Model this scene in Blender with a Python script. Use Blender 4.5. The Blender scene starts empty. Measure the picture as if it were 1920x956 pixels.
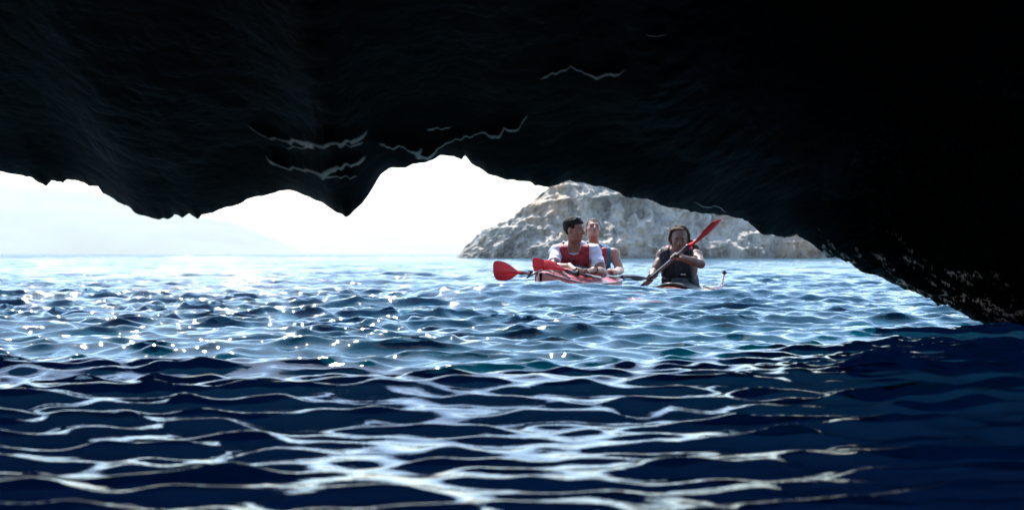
import bpy, bmesh, math, random
import numpy as np
from mathutils import Vector, Matrix

# ------------------------------------------------------------------ camera, sky, sun, exposure
F = 2667.0            # focal length in pixels of a 1920 px wide frame
CAM_H = 0.36
HOR = 476.0           # row of the horizon
sc = bpy.context.scene
sc.render.resolution_x, sc.render.resolution_y = 1024, 509
cd = bpy.data.cameras.new('camera'); cam = bpy.data.objects.new('camera', cd)
sc.collection.objects.link(cam); sc.camera = cam
cd.sensor_width = 36; cd.lens = 36 * F / 1920
cd.clip_start = 0.05; cd.clip_end = 30000
cam.location = (0, 0, CAM_H)
cam.rotation_euler = (math.radians(90) - math.atan(2 / F), 0, 0)
cd.dof.use_dof = True; cd.dof.focus_distance = 9.0; cd.dof.aperture_fstop = 5.6; cd.dof.aperture_blades = 0

SUN_EL, SUN_AZ = 50, -16      # azimuth from straight ahead (+Y), negative = to the left
w = bpy.data.worlds.new('World'); sc.world = w; w.use_nodes = True
nt = w.node_tree; bg = nt.nodes['Background']
sky = nt.nodes.new('ShaderNodeTexSky'); sky.sky_type = 'NISHITA'; sky.sun_disc = False
sky.sun_elevation = math.radians(SUN_EL); sky.sun_rotation = math.radians(SUN_AZ)
sky.air_density = 1.25; sky.dust_density = 0.3; sky.ozone_density = 3.0
nt.links.new(sky.outputs[0], bg.inputs[0]); bg.inputs[1].default_value = 0.15
sd = bpy.data.lights.new('sun', 'SUN'); sun = bpy.data.objects.new('sun', sd); sc.collection.objects.link(sun)
sd.energy = 4.5; sd.angle = math.radians(0.5); sd.color = (1.0, 0.94, 0.84)
_s = Vector((math.sin(math.radians(SUN_AZ)) * math.cos(math.radians(SUN_EL)),
             math.cos(math.radians(SUN_AZ)) * math.cos(math.radians(SUN_EL)), math.sin(math.radians(SUN_EL))))
sun.rotation_euler = _s.to_track_quat('Z', 'Y').to_euler()
sc.view_settings.view_transform = 'Standard'; sc.view_settings.look = 'None'
sc.view_settings.gamma = 1; sc.view_settings.exposure = 1.35
sc.cycles.sample_clamp_indirect = 8
sc.cycles.max_bounces = 10; sc.cycles.transparent_max_bounces = 32
sc.cycles.volume_bounces = 1; sc.cycles.blur_glossy = 1.0
sc.cycles.caustics_reflective = True; sc.cycles.caustics_refractive = False

def px(x, y, Y):
    """a point of the photograph (1920 px wide) at depth Y metres"""
    return np.array([(x - 960) * Y / F, Y, CAM_H + (HOR - y) * Y / F])

# ------------------------------------------------------------------ noise
def _h(i, j, k, seed):
    n = (i.astype(np.int64) * 374761393 + j.astype(np.int64) * 668265263 + k.astype(np.int64) * 2147483647 + seed * 1274126177) & 0xffffffff
    n = ((n ^ (n >> 13)) * 1274126177) & 0xffffffff
    n = ((n ^ (n >> 15)) * 2246822519) & 0xffffffff
    return ((n ^ (n >> 16)) & 0xffffff) / float(0xffffff)
def vnoise(x, y, z, seed=0):
    i, j, k = np.floor(x), np.floor(y), np.floor(z)
    fx, fy, fz = x - i, y - j, z - k
    fx, fy, fz = [t * t * t * (t * (t * 6 - 15) + 10) for t in (fx, fy, fz)]
    r = 0
    for a in (0, 1):
        for b in (0, 1):
            for c in (0, 1):
                r = r + _h(i + a, j + b, k + c, seed) * (fx if a else 1 - fx) * (fy if b else 1 - fy) * (fz if c else 1 - fz)
    return r * 2 - 1
def fbm(x, y, z, oct=4, seed=0, ridged=False, gain=.5):
    s, a, t = 0, 1.0, 0
    for o in range(oct):
        n = vnoise(x * 2.03**o + 17 * o, y * 2.03**o, z * 2.03**o - 9 * o, seed + o)
        s = s + a * ((1 - 2 * abs(n)) if ridged else n); t += a; a *= gain
    return s / t
def smooth(a, b, x):
    t = np.clip((x - a) / (b - a), 0, 1); return t * t * (3 - 2 * t)

# ------------------------------------------------------------------ object helpers
def link(name, me, m=None, parent=None):
    o = bpy.data.objects.new(name, me); sc.collection.objects.link(o)
    if m is not None: me.materials.append(m)
    if parent is not None:
        o.parent = parent
        o.matrix_parent_inverse = Matrix.Translation(parent.location).inverted()
    return o
def raw_mesh(name, verts, quads, smooth_=True):
    verts = np.asarray(verts, np.float32); quads = np.asarray(quads, np.int32)
    me = bpy.data.meshes.new(name)
    me.vertices.add(len(verts)); me.vertices.foreach_set('co', verts.ravel())
    n = quads.shape[1]
    me.loops.add(quads.size); me.loops.foreach_set('vertex_index', quads.ravel())
    me.polygons.add(len(quads))
    me.polygons.foreach_set('loop_start', np.arange(0, quads.size, n, dtype=np.int32))
    me.polygons.foreach_set('loop_total', np.full(len(quads), n, dtype=np.int32))
    me.update(calc_edges=True); me.validate()
    if smooth_: me.polygons.foreach_set('use_smooth', np.ones(len(me.polygons), bool))
    return me
def grid_quads(nr, nc, wrap=False):
    r = np.arange(nr - 1)[:, None]; c = np.arange(nc if wrap else nc - 1)[None, :]
    c2 = (c + 1) % nc
    a = r * nc + c; b = r * nc + c2; d = (r + 1) * nc + c2; e = (r + 1) * nc + c
    return np.stack([a, b, d, e], -1).reshape(-1, 4)
def tag(o, label=None, cat=None, group=None, kind=None):
    for k, v in (('label', label), ('category', cat), ('group', group), ('kind', kind)):
        if v: o[k] = v
    return o
def set_origin(o, p):
    """move the object's origin to p, keep the shape where it is"""
    o.data.transform(Matrix.Translation(-Vector(p))); o.location = Vector(p)

# ------------------------------------------------------------------ materials
def mat(name, col, rough=.6, spec=.5, metal=0, coat=0, bump=None, vary=None, sss=0):
    m = bpy.data.materials.new(name); m.use_nodes = True
    n = m.node_tree; p = n.nodes['Principled BSDF']; L = n.links
    p.inputs['Base Color'].default_value = (*col, 1); p.inputs['Roughness'].default_value = rough
    p.inputs['Specular IOR Level'].default_value = spec; p.inputs['Metallic'].default_value = metal
    p.inputs['Coat Weight'].default_value = coat; p.inputs['Coat Roughness'].default_value = .15
    tc = n.nodes.new('ShaderNodeTexCoord')
    if sss:
        p.inputs['Subsurface Weight'].default_value = sss; p.inputs['Subsurface Radius'].default_value = (.012, .005, .003)
        p.inputs['Subsurface Scale'].default_value = 1
    if vary:
        scale, amt = vary
        t = n.nodes.new('ShaderNodeTexNoise'); t.inputs['Scale'].default_value = scale; t.inputs['Detail'].default_value = 6
        L.new(tc.outputs['Object'], t.inputs['Vector'])
        r = n.nodes.new('ShaderNodeValToRGB')
        r.color_ramp.elements[0].position = .3; r.color_ramp.elements[1].position = .7
        r.color_ramp.elements[0].color = (*[c * (1 - amt) for c in col], 1)
        r.color_ramp.elements[1].color = (*[min(1, c * (1 + amt)) for c in col], 1)
        L.new(t.outputs[0], r.inputs[0]); L.new(r.outputs[0], p.inputs['Base Color'])
    if bump:
        scale, dist = bump
        t = n.nodes.new('ShaderNodeTexNoise'); t.inputs['Scale'].default_value = scale; t.inputs['Detail'].default_value = 5
        L.new(tc.outputs['Object'], t.inputs['Vector'])
        b = n.nodes.new('ShaderNodeBump'); b.inputs['Distance'].default_value = dist
        L.new(t.outputs[0], b.inputs['Height']); L.new(b.outputs[0], p.inputs['Normal'])
    return m

def water_material():
    """clear water: mirror by Fresnel, otherwise see through to the bed, with a little blue scatter of its own"""
    m = bpy.data.materials.new('sea_water'); m.use_nodes = True
    n = m.node_tree; L = n.links; n.nodes.remove(n.nodes['Principled BSDF'])
    tc = n.nodes.new('ShaderNodeTexCoord')
    mp = n.nodes.new('ShaderNodeMapping'); mp.inputs['Scale'].default_value = (1, 1.6, 1)
    L.new(tc.outputs['Object'], mp.inputs[0])
    t1 = n.nodes.new('ShaderNodeTexNoise'); t1.inputs['Scale'].default_value = 3.6; t1.inputs['Detail'].default_value = 5; t1.inputs['Roughness'].default_value = .6
    L.new(mp.outputs[0], t1.inputs['Vector'])
    att = n.nodes.new('ShaderNodeAttribute'); att.attribute_name = 'ripple'
    b1 = n.nodes.new('ShaderNodeBump')
    L.new(t1.outputs[0], b1.inputs['Height']); L.new(att.outputs['Fac'], b1.inputs['Distance'])
    fr = n.nodes.new('ShaderNodeFresnel'); fr.inputs['IOR'].default_value = 1.36; L.new(b1.outputs[0], fr.inputs['Normal'])
    gl = n.nodes.new('ShaderNodeBsdfGlossy'); gl.inputs['Roughness'].default_value = .03; L.new(b1.outputs[0], gl.inputs['Normal'])
    tr = n.nodes.new('ShaderNodeBsdfTransparent'); tr.inputs[0].default_value = (.86, .97, 1, 1)
    df = n.nodes.new('ShaderNodeBsdfDiffuse'); df.inputs[0].default_value = WATER_A; L.new(b1.outputs[0], df.inputs['Normal'])
    m1 = n.nodes.new('ShaderNodeMixShader'); m1.inputs[0].default_value = .30
    L.new(tr.outputs[0], m1.inputs[1]); L.new(df.outputs[0], m1.inputs[2])
    m2 = n.nodes.new('ShaderNodeMixShader'); L.new(fr.outputs[0], m2.inputs[0])
    L.new(m1.outputs[0], m2.inputs[1]); L.new(gl.outputs[0], m2.inputs[2])
    L.new(m2.outputs[0], n.nodes['Material Output'].inputs['Surface'])
    return m
def build_seabed():
    m = bpy.data.materials.new('seabed'); m.use_nodes = True
    n = m.node_tree; L = n.links; p = n.nodes['Principled BSDF']; p.inputs['Roughness'].default_value = 1; p.inputs['Specular IOR Level'].default_value = 0
    tc = n.nodes.new('ShaderNodeTexCoord'); sx = n.nodes.new('ShaderNodeSeparateXYZ'); L.new(tc.outputs['Object'], sx.inputs[0])
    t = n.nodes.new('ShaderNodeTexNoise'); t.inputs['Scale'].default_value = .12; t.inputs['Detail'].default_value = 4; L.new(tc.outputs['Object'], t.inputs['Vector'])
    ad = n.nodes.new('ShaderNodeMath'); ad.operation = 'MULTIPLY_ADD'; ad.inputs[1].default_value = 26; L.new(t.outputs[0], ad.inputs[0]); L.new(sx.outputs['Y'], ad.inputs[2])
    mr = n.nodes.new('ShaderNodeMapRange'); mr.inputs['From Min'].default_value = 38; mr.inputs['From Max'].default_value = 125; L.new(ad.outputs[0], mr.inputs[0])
    r = n.nodes.new('ShaderNodeValToRGB'); e = r.color_ramp.elements       # underwater light put into the bed colour: navy near, teal farther out
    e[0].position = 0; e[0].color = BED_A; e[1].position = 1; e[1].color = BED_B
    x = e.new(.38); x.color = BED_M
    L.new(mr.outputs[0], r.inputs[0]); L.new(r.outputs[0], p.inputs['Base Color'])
    xs = np.linspace(-1, 1, 90); xs = np.sign(xs) * abs(xs)**3 * 9000
    Xg, Yg = np.meshgrid(xs, xs + 8)
    Zg = -4.5 + .25 * fbm(Xg / 5, Yg / 5, 0 * Xg, 3, 7)
    o = link('seabed', raw_mesh('seabed', np.stack([Xg, Yg, Zg], -1).reshape(-1, 3), grid_quads(90, 90)), m); o['kind'] = 'structure'
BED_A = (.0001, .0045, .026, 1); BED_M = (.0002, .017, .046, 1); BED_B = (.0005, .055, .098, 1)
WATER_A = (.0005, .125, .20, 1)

def rock_cave_material():
    m = bpy.data.materials.new('wet_dark_rock'); m.use_nodes = True
    n = m.node_tree; L = n.links; p = n.nodes['Principled BSDF']
    tc = n.nodes.new('ShaderNodeTexCoord')
    c = n.nodes.new('ShaderNodeTexNoise'); c.inputs['Scale'].default_value = 2.2; c.inputs['Detail'].default_value = 8; c.inputs['Roughness'].default_value = .65
    L.new(tc.outputs['Object'], c.inputs['Vector'])
    r = n.nodes.new('ShaderNodeValToRGB')
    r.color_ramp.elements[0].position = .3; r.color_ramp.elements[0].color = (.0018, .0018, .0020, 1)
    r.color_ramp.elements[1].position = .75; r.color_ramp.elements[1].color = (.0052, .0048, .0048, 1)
    L.new(c.outputs[0], r.inputs[0])
    # wet-edge glints painted pale along the creases and the right flank
    at = n.nodes.new('ShaderNodeAttribute'); at.attribute_name = 'glint'
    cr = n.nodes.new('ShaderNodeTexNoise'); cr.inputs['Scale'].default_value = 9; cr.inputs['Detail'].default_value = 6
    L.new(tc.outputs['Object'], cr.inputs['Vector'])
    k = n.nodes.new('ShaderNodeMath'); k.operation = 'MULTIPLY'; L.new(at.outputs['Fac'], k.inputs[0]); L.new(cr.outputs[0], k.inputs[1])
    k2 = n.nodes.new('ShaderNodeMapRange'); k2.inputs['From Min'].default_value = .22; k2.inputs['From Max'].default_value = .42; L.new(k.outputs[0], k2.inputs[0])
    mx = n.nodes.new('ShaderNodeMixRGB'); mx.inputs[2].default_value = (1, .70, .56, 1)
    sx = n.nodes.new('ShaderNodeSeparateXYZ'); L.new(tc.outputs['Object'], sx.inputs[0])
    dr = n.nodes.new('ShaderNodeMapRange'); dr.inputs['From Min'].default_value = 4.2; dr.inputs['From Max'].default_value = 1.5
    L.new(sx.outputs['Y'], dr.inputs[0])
    dm = n.nodes.new('ShaderNodeMixRGB'); dm.inputs[2].default_value = (.03, .03, .032, 1)   # unseen back of the cave, made paler to bounce light in
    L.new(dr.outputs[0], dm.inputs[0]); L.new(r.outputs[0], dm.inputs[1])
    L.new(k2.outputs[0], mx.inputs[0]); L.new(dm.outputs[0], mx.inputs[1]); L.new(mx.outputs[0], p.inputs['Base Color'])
    rr = n.nodes.new('ShaderNodeMapRange'); rr.inputs['To Min'].default_value = .25; rr.inputs['To Max'].default_value = .75
    L.new(c.outputs[0], rr.inputs[0]); rv = n.nodes.new('ShaderNodeMixRGB'); rv.inputs[2].default_value = (.16, .16, .16, 1)
    L.new(k2.outputs[0], rv.inputs[0]); L.new(rr.outputs[0], rv.inputs[1]); L.new(rv.outputs[0], p.inputs['Roughness'])
    p.inputs['Specular IOR Level'].default_value = .05
    t = n.nodes.new('ShaderNodeTexNoise'); t.inputs['Scale'].default_value = 14; t.inputs['Detail'].default_value = 9; t.inputs['Roughness'].default_value = .6
    L.new(tc.outputs['Object'], t.inputs['Vector'])
    b = n.nodes.new('ShaderNodeBump'); b.inputs['Distance'].default_value = .010
    L.new(t.outputs[0], b.inputs['Height']); L.new(b.outputs[0], p.inputs['Normal'])
    return m

def rock_pale_material():
    m = bpy.data.materials.new('pale_limestone'); m.use_nodes = True
    n = m.node_tree; L = n.links; p = n.nodes['Principled BSDF']; p.inputs['Roughness'].default_value = .9
    tc = n.nodes.new('ShaderNodeTexCoord')
    mp = n.nodes.new('ShaderNodeMapping'); mp.inputs['Scale'].default_value = (1, 1, .45)
    L.new(tc.outputs['Object'], mp.inputs[0])
    def noise(scale, det, rough=.6, v=None):
        t = n.nodes.new('ShaderNodeTexNoise'); t.inputs['Scale'].default_value = scale; t.inputs['Detail'].default_value = det; t.inputs['Roughness'].default_value = rough
        L.new((v or mp).outputs[0], t.inputs['Vector']); return t
    a = noise(.55, 9, .7)
    r = n.nodes.new('ShaderNodeValToRGB'); e = r.color_ramp.elements
    e[0].position = .33; e[0].color = (.10, .10, .10, 1); e[1].position = .60; e[1].color = (.50, .45, .385, 1)
    x = e.new(.45); x.color = (.30, .285, .26, 1)
    L.new(a.outputs[0], r.inputs[0])
    b = noise(.21, 6)                       # rusty patches
    rb = n.nodes.new('ShaderNodeValToRGB'); rb.color_ramp.elements[0].position = .52; rb.color_ramp.elements[1].position = .66
    L.new(b.outputs[0], rb.inputs[0])
    mx = n.nodes.new('ShaderNodeMixRGB'); mx.inputs[2].default_value = (.58, .37, .22, 1)
    k = n.nodes.new('ShaderNodeMath'); k.operation = 'MULTIPLY'; k.inputs[1].default_value = .62
    L.new(rb.outputs[0], k.inputs[0]); L.new(k.outputs[0], mx.inputs[0]); L.new(r.outputs[0], mx.inputs[1])
    # darker wet band at the waterline
    g = n.nodes.new('ShaderNodeNewGeometry'); s = n.nodes.new('ShaderNodeSeparateXYZ'); L.new(g.outputs['Position'], s.inputs[0])
    mr = n.nodes.new('ShaderNodeMapRange'); mr.inputs['From Min'].default_value = .25; mr.inputs['From Max'].default_value = 1.3
    mr.inputs['To Min'].default_value = .55; mr.inputs['To Max'].default_value = 1
    L.new(s.outputs['Z'], mr.inputs[0])
    mm = n.nodes.new('ShaderNodeMixRGB'); mm.blend_type = 'MULTIPLY'; mm.inputs[0].default_value = 1
    L.new(mx.outputs[0], mm.inputs[1]); L.new(mr.outputs[0], mm.inputs[2]); L.new(mm.outputs[0], p.inputs['Base Color'])
    t = noise(2.2, 8, .65); bu = n.nodes.new('ShaderNodeBump'); bu.inputs['Distance'].default_value = .35
    L.new(t.outputs[0], bu.inputs['Height']); L.new(bu.outputs[0], p.inputs['Normal'])
    return m

# ------------------------------------------------------------------ the sea
def build_water():
    az_in = np.linspace(-23, 23, 1400)
    az_l = -23 - np.cumsum(np.concatenate([np.linspace(.035, .16, 300), np.geomspace(.18, 6, 60)])); az_l = az_l[az_l > -180]
    az = np.radians(np.concatenate([az_l[::-1], az_in, -az_l]))
    az = np.concatenate([az, [np.pi]]) if False else az
    steps = []; r = .3
    while r < 9000:
        steps.append(r)
        r += max(.0038 * r, .0042) if r < 40 else .0038 * r * (1 + (r - 40) / 120)
    R = np.array(steps)
    A, RR = np.meshgrid(az, R)
    X0 = RR * np.sin(A); Y0 = RR * np.cos(A)
    space = np.maximum(.0042 * RR, RR * (46 / 1400 * math.pi / 180))
    dz_ = np.maximum(np.gradient(az), 0)
    space = np.maximum(space, RR * dz_[None, :])
    rng = np.random.default_rng(11)
    N = 150
    lam = np.exp(rng.uniform(math.log(.10), math.log(5.0), N)); lam.sort()
    # crests run mostly across the view; short ripples turn more freely
    spread = np.radians(np.where(lam > .28, 24, 25))
    th = rng.normal(math.radians(-82), 1, N) * 0 + math.radians(-84) + rng.normal(0, 1, N) * spread
    k = 2 * np.pi / lam; kx = k * np.cos(th); ky = k * np.sin(th)
    slope = .033 * np.where(lam < .55, (lam / .55) ** .30, (lam / .55) ** -.75)
    amp = slope / k * 1.25
    ph = rng.uniform(0, 2 * np.pi, N)
    dist = np.hypot(X0, Y0)
    outside = smooth(3.6, 8.5, Y0 + 0 * X0)          # sheltered inside the cave
    gust = 1 + .55 * fbm(X0 / 3.1, Y0 / 2.0, 0 * X0, 2, 5)
    calm = 1 - .24 * smooth(-.6, .8, X0) * smooth(4.5, 6, Y0) * (1 - smooth(14, 26, Y0))      # a lee behind the rock, glassier
    DX = np.zeros_like(X0); DY = np.zeros_like(X0); Z = np.zeros_like(X0)
    for i in range(N):
        ok = space < lam[i] / 2.2
        rows = ok.any(1)
        if not rows.any(): continue
        rr_ = np.nonzero(rows)[0]; a, b = rr_[0], rr_[-1] + 1
        x, y = X0[a:b], Y0[a:b]
        damp = 1 - smooth(lam[i] / 3.4, lam[i] / 2.2, space[a:b])
        loc = ((2.2 if lam[i] < .28 else .58) * (1 - outside[a:b]) + (2.25 if lam[i] < .3 else 1.0) * outside[a:b]) if lam[i] < .9 else (.42 + .12 * outside[a:b])
        if lam[i] < .9: loc = loc * gust[a:b] * calm[a:b]
        c = amp[i] * damp * loc
        P = kx[i] * x + ky[i] * y + ph[i]
        Z[a:b] += c * np.cos(P)
        sn = np.sin(P) * c * 1.0
        DX[a:b] -= sn * math.cos(th[i]); DY[a:b] -= sn * math.sin(th[i])
    # the swell that lifts just in front of the kayaks
    Z += (SWELL + .02 * smooth(.9, .4, X0)) * np.exp(-((Y0 - 10.7) / .75) ** 2) * smooth(-1.0, .1, X0) * (1 - smooth(1.9, 3.0, X0))
    Z -= .02 * np.exp(-((Y0 - 14.2) / 1.6) ** 2) * np.exp(-((X0 - 1.2) / 1.8) ** 2)
    V = np.stack([X0 + DX, Y0 + DY, Z], -1).reshape(-1, 3)
    q = grid_quads(*X0.shape)
    nr, nc = X0.shape
    back = np.stack([np.arange(nr - 1) * nc + nc - 1, np.arange(nr - 1) * nc, np.arange(1, nr) * nc, np.arange(1, nr) * nc + nc - 1], -1)
    me = raw_mesh('water', V, np.concatenate([q, back]))
    at = me.attributes.new('ripple', 'FLOAT', 'POINT')
    rip = .0055 + .020 * smooth(4, 12, dist) + .06 * smooth(12, 60, dist) + .14 * smooth(60, 600, dist)
    at.data.foreach_set('value', rip.ravel().astype(np.float32))
    o = link('water', me, water_material()); o['kind'] = 'structure'
    return o
SWELL = .085

# ------------------------------------------------------------------ the cave
EDGE = [(-2600, 640), (-1700, 560), (-1100, 400), (-600, 300), (-200, 285), (0, 318), (30, 326), (60, 336), (75, 345), (88, 346), (92, 335), (104, 338), (118, 345), (128, 338), (145, 342), (170, 350), (187, 352),
        (192, 365), (225, 382), (255, 397), (285, 409), (303, 410), (323, 407), (326, 400), (342, 409), (355, 403), (370, 410), (378, 402), (400, 396), (425, 387), (450, 382),
        (480, 370), (515, 361), (538, 354), (560, 362), (600, 378), (625, 393), (648, 403), (660, 401), (680, 380), (700, 350), (715, 325), (730, 315), (760, 313), (775, 305),
        (810, 302), (825, 294), (850, 296), (866, 301), (871, 294), (885, 308), (915, 328), (950, 337), (990, 338), (1003, 347), (1031, 348), (1061, 337), (1099, 343), (1129, 348),
        (1162, 359), (1170, 367), (1211, 374), (1237, 382), (1271, 391), (1309, 397), (1331, 401), (1357, 402), (1402, 417), (1425, 436), (1447, 440), (1477, 445), (1494, 443),
        (1515, 455), (1552, 482), (1575, 488), (1590, 496), (1604, 508), (1625, 518), (1660, 530), (1700, 552), (1740, 562), (1770, 572), (1790, 588), (1830, 606), (1850, 612), (1900, 618),
        (2000, 625), (2200, 640), (2600, 700), (3400, 800)]
LEDGES = [  # traced creases: points, tread width, strength
    ([(490, 290), (540, 303), (580, 308), (620, 307), (655, 300), (685, 293), (694, 280)], .09),
    ([(455, 233), (530, 253), (580, 259), (640, 258), (680, 250), (697, 239)], .10),
    ([(768, 287), (800, 282), (815, 280), (835, 262), (870, 252), (905, 245), (935, 237), (945, 226), (965, 229), (985, 218), (999, 209)], .09),
    ([(700, 268), (720, 263), (760, 270), (800, 273)], .07),
    ([(520, 271), (600, 275), (690, 266)], .05),
    ([(1003, 151), (1030, 135), (1070, 123), (1082, 132), (1120, 137), (1165, 128), (1187, 123)], .06),
    ([(1195, 64), (1262, 66)], .05), ([(1290, 376), (1340, 384), (1375, 400)], .05),
    ([(790, 240), (830, 238), (860, 234)], .04), ([(590, 332), (640, 328), (680, 330)], .035),
]
def build_cave():
    ex = np.array([e[0] for e in EDGE], float); ey = np.array([e[1] for e in EDGE], float)
    pxx = np.concatenate([np.linspace(-2600, -200, 90, endpoint=False), np.linspace(-200, 2150, 1250, endpoint=False), np.linspace(2150, 3600, 80)])
    Ym = 5.0 + 2.2 * smooth(1150, 1780, pxx) + .24 * np.sin(pxx / 210 + 1) * (1 - smooth(1300, 1700, pxx))
    Xc = (pxx - 960) / F * Ym
    Zm = CAM_H + (HOR - np.interp(pxx, ex, ey)) * Ym / F
    
    Zm = Zm + .010 * fbm(Xc * 14, 0 * Xc, 0 * Xc, 3, 3) + .004 * fbm(Xc * 45, 0 * Xc, 0 * Xc, 3, 8)
    S = np.concatenate([np.linspace(0, 1.1, 300, endpoint=False), np.linspace(1.1, 3.2, 140, endpoint=False), np.linspace(3.2, 14, 60)])
    SS, XX = np.meshgrid(S, Xc, indexing='ij')
    YY = Ym[None, :] - SS
    # ceiling rises inwards; soft sags
    def base(Xa, Sa, Yma, Zma):
        rise = .30 * Sa + .05 * smooth(0, .3, Sa)
        wall_r = smooth(2.6, 4.2, Xa) * 0.0
        z = Zma * (1 - smooth(0, 2.2, Sa)) + (1.0 + .0 * Xa) * smooth(0, 2.2, Sa) + rise
        return z
    # smoothed edge height so small notches of the lip do not run back as grooves
    kern = np.exp(-np.linspace(-2, 2, 61)**2); kern /= kern.sum()
    Zs = np.convolve(np.pad(Zm, 30, mode='edge'), kern, 'valid')
    lip = smooth(0, .10, SS)
    ZmL = Zm[None, :] * (1 - lip) + Zs[None, :] * lip
    Z = base(XX, SS, Ym[None, :], ZmL)
    # right flank: the rock runs down into the water and back along the right-hand side
    fl = smooth(.9, 2.4, XX)
    Zr = ZmL + .52 * SS + .25 * smooth(0, .3, SS)
    Z = Z * (1 - fl) + Zr * fl
    side = np.maximum(0, XX - (3.05 + .12 * SS))
    Z = Z - 1.4 * side * smooth(.3, 1.6, SS)
    sideL = np.maximum(0, -XX - 4.2)
    Z = Z - 1.3 * sideL
    Z = Z - 1.1 * np.maximum(0, SS - 9.0)
    damp = smooth(0, .35, SS)
    # craggy wet rock of the right flank near the waterline
    cr = smooth(1.3, 1.9, XX) * (1 - smooth(.55, 1.3, Z)) * (.35 + .65 * damp)
    Z = Z + cr * (.12 * fbm(XX * 5, YY * 5, Z * 6, 5, 51, True) + .03 * fbm(XX * 22, YY * 22, Z * 20, 3, 61, True))
    tz = Z + .55 * XX
    ln = abs(fbm(XX * 4, YY * 2, tz * 26, 5, 71, gain=.62))
    flank_glint = (1 - smooth(.0, .10, ln)) * smooth(-.2, .2, fbm(XX * 3, YY * 2, tz * 7, 3, 75)) * smooth(1.2, 1.5, XX) * (1 - smooth(.10, .42, Z - Zm[None, :]))  # glints of the wet flank, painted as thin broken pale lines
    flank_glint = np.maximum(flank_glint, (1 - smooth(.0, .10, abs(fbm(XX * 9, SS * 9, Z * 30, 3, 81)))) * (1 - smooth(.10, .30, Z)) * smooth(1.8, 2.2, XX) * .9)
    # creases: a level tread that sees the bright water outside, then a short riser
    Z = Z + damp * .05 * fbm(XX * .9, YY * .9, 0 * XX, 2, 21)
    glint = np.zeros_like(Z)  # mask for the painted highlights on the treads
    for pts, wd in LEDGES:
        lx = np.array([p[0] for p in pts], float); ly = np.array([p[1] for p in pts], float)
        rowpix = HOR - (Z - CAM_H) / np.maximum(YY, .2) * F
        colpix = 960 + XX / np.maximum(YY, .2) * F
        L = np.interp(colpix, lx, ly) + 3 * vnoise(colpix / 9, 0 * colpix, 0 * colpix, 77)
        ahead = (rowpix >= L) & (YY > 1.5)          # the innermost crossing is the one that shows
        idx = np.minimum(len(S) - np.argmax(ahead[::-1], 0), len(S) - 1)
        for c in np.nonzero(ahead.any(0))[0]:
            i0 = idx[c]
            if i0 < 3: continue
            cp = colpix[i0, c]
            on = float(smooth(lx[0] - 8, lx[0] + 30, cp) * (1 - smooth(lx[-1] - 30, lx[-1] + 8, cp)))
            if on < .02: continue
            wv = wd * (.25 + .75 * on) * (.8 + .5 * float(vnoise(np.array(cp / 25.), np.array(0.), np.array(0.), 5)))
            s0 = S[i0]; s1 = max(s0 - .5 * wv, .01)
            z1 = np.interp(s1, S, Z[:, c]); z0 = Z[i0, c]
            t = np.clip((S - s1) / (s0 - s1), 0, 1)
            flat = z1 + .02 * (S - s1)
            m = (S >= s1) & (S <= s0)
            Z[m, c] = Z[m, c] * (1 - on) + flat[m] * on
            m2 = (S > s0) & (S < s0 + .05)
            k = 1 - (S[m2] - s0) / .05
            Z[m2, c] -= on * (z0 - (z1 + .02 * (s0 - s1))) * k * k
            glint[m, c] = np.maximum(glint[m, c], on)
    Z = Z + damp * (1 - .8 * glint) * (.010 * fbm(XX * 2.6, YY * 2.6, Z * 3, 3, 31) + .008 * fbm(XX * 8, YY * 8, Z * 8, 4, 41, True))
    V = [np.stack([XX, YY, Z], -1)]
    # outer cliff face: lip thickness, cliff front, roof back over the cave
    outs = []
    for dy, dz, k in ((.05, .02, 1), (.16, .10, 1), (.32, .30, 1), (.45, .8, 1)):
        outs.append(np.stack([Xc, Ym + dy + .02 * fbm(Xc * 5, 0 * Xc + dz * 9, 0 * Xc, 2, 9), Zm + dz], -1))
    for dy, zz in ((.7, 3.2), (.5, 5.0), (0, 6.8), (-4, 7.5), (-20, 7.6)):
        outs.append(np.stack([Xc, Ym + dy + .25 * fbm(Xc * 1.1, 0 * Xc + zz, 0 * Xc, 3, 12), zz + .3 * fbm(Xc, 0 * Xc + zz, 0 * Xc, 2, 13)], -1))
    allv = np.concatenate([V[0][::-1], np.stack(outs)], 0)
    me = raw_mesh('cave', allv.reshape(-1, 3), grid_quads(allv.shape[0], allv.shape[1]))
    glint = np.maximum(glint, flank_glint)
    at = me.attributes.new('glint', 'FLOAT', 'POINT')
    vv = np.concatenate([glint[::-1], np.zeros((len(outs), glint.shape[1]))], 0)
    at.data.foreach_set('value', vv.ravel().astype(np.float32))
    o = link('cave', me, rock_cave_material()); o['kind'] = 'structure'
    return o

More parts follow.
